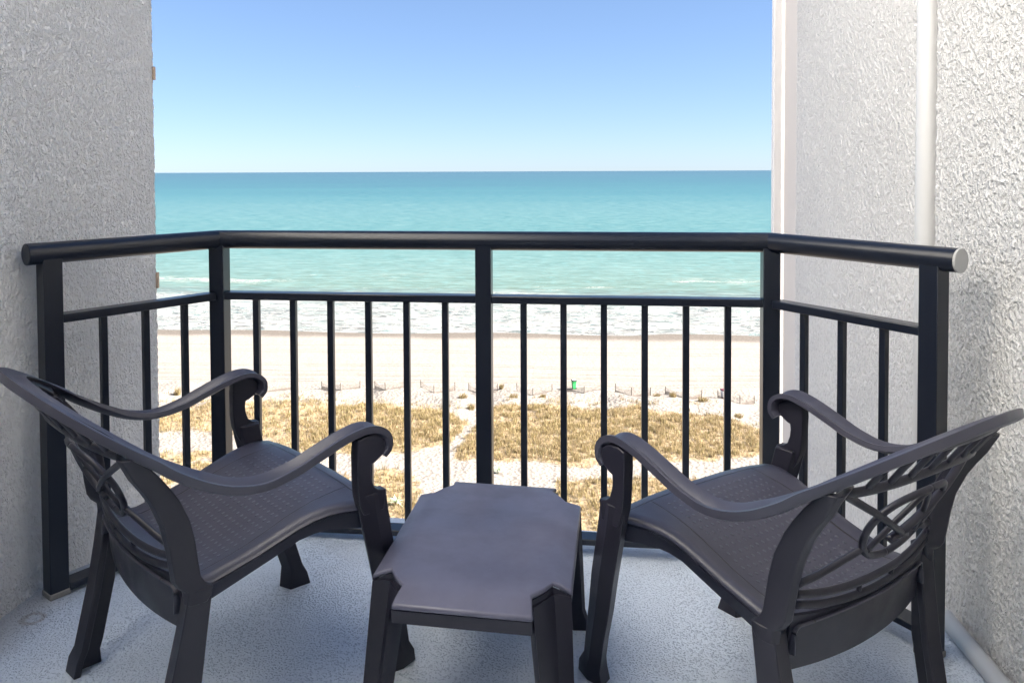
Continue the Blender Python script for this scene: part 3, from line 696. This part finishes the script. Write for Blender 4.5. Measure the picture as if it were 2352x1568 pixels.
# lower vegetation between path and building, and sparse scatter on the dune front
for P, dn in zones:
    s0 = min(p[0] for p in P); s1 = max(p[0] for p in P); t0 = max(50, min(p[1] for p in P)); t1 = max(p[1] for p in P)
    for _ in range(int((s1 - s0) * (t1 - t0) * 9 * dn)):
        s = rnd.uniform(s0, s1); t = rnd.uniform(t0, t1)
        if inside(s, t, P) and rnd.random() < .75 + noise.noise(Vector((s * .5, t * .5, 21))): blades(g, s, t, relief(s, t), 10, .22, .45)
for _ in range(900):
    s = rnd.uniform(-62, 40); t = interp(s, TOPV) + abs(rnd.gauss(0, 1.8))
    if t < 92 and noise.noise(Vector((s * .3, t * .5, 31))) > -.02: blades(g, s, t, relief(s, t), 8, .28, .32)
dg = g.build('dune_grass', grass); dg.location = (0, 0, GZ); dg.rotation_euler.z = BA
tag(dg, 'dry tan beach grass covering the dunes below the balcony', 'grass', kind='stuff')
tufts = [(1062, 930, .9, .55, 'yellow green grass tuft on bare sand left of the centre post'), (1080, 955, .8, .6, 'yellow grass tuft at the head of the diagonal sand path'), (1178, 930, .9, .5, 'golden grass tuft just right of the centre railing post'),
         (1246, 922, .7, .4, 'small dry tuft in front of the fence right of centre'), (1510, 930, .75, .42, 'low ragged tuft beside the right dune fence'), (1547, 938, .7, .6, 'leaning tan tuft in the gap before the last baluster pair'),
         (1617, 945, 1.0, .6, 'broad drooping tuft on white sand below the red topped bin'), (400, 915, .7, .9, 'tall brown tuft near the end of the left stucco wall'), (1150, 900, .45, .7, 'single tall tuft rising through the sand fence at centre'),
         (1700, 975, .8, .45, 'dry tuft on the dune crest beside the right corner post')]
for px, py, rad, hg, lb in tufts:
    g = Geo(); blades(g, 0, 0, 0, 170, rad * .55, hg, (.12, -.05)); x, y = gd(px, py); s, t = w2b(x, y)
    o = g.build('grass_tuft', grass); o.location = (x, y, gz(s, t)); tag(o, lb, 'grass tuft', 'grass tufts on the dune front')
palm = M('pale_fronds', (.30, .38, .24), .6, .3); palm.col(palm.mix(palm.noise(3, 3), (.20, .28, .15), (.45, .5, .36)))
for px, py, lb in ((905, 1172, 'pale green spiky shrub low behind the left chair arm'), (1143, 1092, 'pale spiky shrub on the sand path just behind the table')):
    x, y = gd(px, py); s, t = w2b(x, y); o = empty('yucca_shrub', (x, y, gz(s, t))); g = Geo()
    for k in range(46):
        a = rnd.uniform(0, 6.283); e = rnd.uniform(.15, 1.2); L = rnd.uniform(.6, 1.0); P = []
        for i in range(5):
            q = i / 4; P.append((math.cos(a) * math.cos(e) * L * q, math.sin(a) * math.cos(e) * L * q, .25 + math.sin(e) * L * q - .35 * q * q))
        side = Vector((-math.sin(a), math.cos(a), 0)); b = len(g.V)
        for i, p in enumerate(P): wd = .028 * (1 - (i / 4) ** 2) + .002; g.V += [Vector(p) - side * wd, Vector(p) + side * wd]
        g.F += [(b + 2 * i, b + 2 * i + 1, b + 2 * i + 3, b + 2 * i + 2) for i in range(4)]
    g.build('leaves', palm, o); g = Geo(); tube(g, [(0, 0, -.1), (0, 0, .15), (.02, 0, .32)], [.07, .06, .05], 8); g.build('trunk', M('palm_trunk', (.2, .15, .1), .9, .1), o)
    tag(o, lb, 'shrub', 'spiky shrubs below the balcony')

# ------------------------------------------------------------ sand fences
wood = M('weathered_post', (.06, .05, .04), .9, .1); wood.col(wood.mix(wood.noise(6, 3), (.035, .03, .024), (.075, .06, .05)))
net = M('sand_fence_net', (.085, .07, .06), .9, .05)
nx_, ny_, nz_ = net.xyz()
lt = net.n('BsdfTransparent'); mx = net.n('MixShader')
wv = net.math('FRACT', net.math('MULTIPLY', nz_, 14)); al = net.math('ADD', net.ss(wv, .12, .2, .7, .2), net.ss(nz_, .07, .03, 0, .5))
net.put(mx.inputs[0], al); net.nt.links.new(lt.outputs[0], mx.inputs[1]); net.nt.links.new(net.b.outputs[0], mx.inputs[2]); net.nt.links.new(mx.outputs[0], net.nt.nodes['Material Output'].inputs[0])
fences = [((560, 899), (600, 908), (665, 897), 'sand fence at the far left, behind the arm of the left chair'), ((735, 897), (778, 906), (823.6, 897.5), 'sand fence third from the left in the dune zigzag'),
          ((858, 899), (882.5, 909), (927, 899), 'short sand fence left of the bay with the deep vee'), ((964.3, 898.8), (994.8, 913.5), (1043.5, 900.5), 'deep vee sand fence left of the centre post'),
          ((1075, 901.6), (1106, 912), (1142, 904), 'sand fence mostly hidden behind the centre railing post'), ((1186.9, 906.7), (1223.8, 915.8), (1268.4, 904), 'sand fence directly left of the green bin'),
          ((1298, 905), (1342.2, 917), (1384, 906), 'sand fence below and right of the green bin'), ((1414.6, 910.5), (1452.2, 924), (1496.2, 916), 'sand fence second from the right end of the zigzag run'),
          ((1530.6, 917.6), (1580, 935), (1614.6, 925), 'sand fence left of the red topped bin'), ((1652, 925), (1703.6, 945.6), (1737, 937), 'rightmost sand fence beside the right corner post')]
for A, B, D, lb in fences:
    pts = []
    for q in (A, B, D):
        x, y = gd(*q); s, t = w2b(x, y); pts.append(Vector((x, y, gz(s, t))))
    o = empty('sand_fence', pts[1]); o0 = pts[1]
    for p in pts:
        g = Geo(); tube(g, [p - o0 - Vector((0, 0, .3)), p - o0 + Vector((rnd.gauss(0, .02), 0, rnd.uniform(.85, 1.0)))], .042, 6); g.build('post', wood, o)
    g = Geo()
    for p, q in ((pts[0], pts[1]), (pts[1], pts[2])):
        m = 14; b = len(g.V)
        for i in range(m + 1):
            u = i / m; v = p.lerp(q, u) - o0; sag = .22 * math.sin(math.pi * u)
            s, t = w2b(v.x + o0.x, v.y + o0.y); zb = gz(s, t) - o0.z
            g.V += [(v.x, v.y, zb - .02), (v.x, v.y, max(zb + .12, v.z + .78 - sag))]
        g.F += [(b + 2 * i, b + 2 * i + 2, b + 2 * i + 3, b + 2 * i + 1) for i in range(m)]
    g.build('net', net, o)
    tag(o, lb, 'fence', 'zigzag sand fences along the dune front')

# ------------------------------------------------------------ beach bins
def bin_(name, x, y, body, lid, label, hh, wd):
    s, t = w2b(x, y); o = empty(name, (x, y, gz(s, t))); o.rotation_euler.z = R(12)
    g = Geo(); rings = []
    for z, f in ((.05, .74), (.1, .76), (hh * .5, .88), (hh * .86, 1.0), (hh * .9, 1.06)):
        rings.append([(a * wd / 2 * f, b * wd / 2 * f * 1.15, z) for a, b in ((-1, -.8), (-.8, -1), (.8, -1), (1, -.8), (1, .8), (.8, 1), (-.8, 1), (-1, .8))])
    g.loft(rings); g.build('body', body, o)
    g = Geo(); rings = []
    for z, f in ((hh * .9, 1.1), (hh * .93, 1.12), (hh * .98, 1.0), (hh * 1.0, .7)):
        rings.append([(a * wd / 2 * f, b * wd / 2 * f * 1.15, z) for a, b in ((-1, -.8), (-.8, -1), (.8, -1), (1, -.8), (1, .8), (.8, 1), (-.8, 1), (-1, .8))])
    g.loft(rings); g.build('lid', lid, o)
    g = Geo(); tube(g, [(-wd * .45, -wd * .6, hh * .86), (-wd * .5, -wd * .78, hh * .95), (-wd * .3, -wd * .8, hh * .98), (wd * .3, -wd * .8, hh * .98), (wd * .5, -wd * .78, hh * .95), (wd * .45, -wd * .6, hh * .86)], .025, 6); g.build('handle', lid, o)
    for k in (-1, 1):
        g = Geo(); tube(g, [(k * wd * .40, -wd * .42, .1), (k * wd * .48, -wd * .42, .1)], .1, 14); g.build('wheel', lid, o)
    tag(o, label, 'bin'); return o
green = M('green_plastic', (.04, .36, .10), .45, .4); blk = M('black_plastic', (.02, .02, .022), .45, .4)
x, y = gd(1318.8, 900); bb = bin_('wheelie_bin', x, y, green, blk, 'green wheeled rubbish bin with a black rim on the beach', 1.12, .52)
g = Geo(); g.box((0, .0, 1.125), (.17, .22, .006)); g.build('sunlit_lid_top', M('lid_sunlight_white', (.8, .8, .8), .5, .3), bb)  # white slab stands in for sunlight on top of the dark lid
x, y = gd(1666, 925); bin_('litter_barrel', x, y, M('white_plastic', (.78, .77, .75), .5, .3), M('dark_red_plastic', (.09, .02, .03), .5, .3), 'white litter barrel with dark red lid, half hidden by a baluster', 1.08, .62)

# ------------------------------------------------------------ two distant birds
bm = M('bird_grey', (.12, .13, .15), .8, .1)
for px, py, sc in ((821, 198.5, 1.0), (828, 199.5, 1.25)):
    d = 420.; x = (px - 1176) / KD * d; zz = CAM_H + (391.5 - py) / KD * d
    g = Geo(); tube(g, [(-.22, 0, 0), (-.1, 0, .02), (.08, 0, .02), (.2, 0, .03), (.26, 0, .02)], [.01, .06, .07, .045, .01], 8)
    for s in (-1, 1): g.add([(-.06, s * .04, .03), (.08, s * .04, .03), (.06, s * .32, .14), (-.04, s * .32, .14), (-.05, s * .7, .06)], [(0, 1, 2, 3), (3, 2, 4)])
    o = g.build('bird', bm); o.location = (x, d, zz); o.rotation_euler.z = R(70); o.scale = (sc * 1.4,) * 3
    tag(o, 'tiny dark seabird high in the sky, ' + ('the left one of the pair' if px < 825 else 'the right one of the pair'), 'bird', 'pair of distant seabirds')
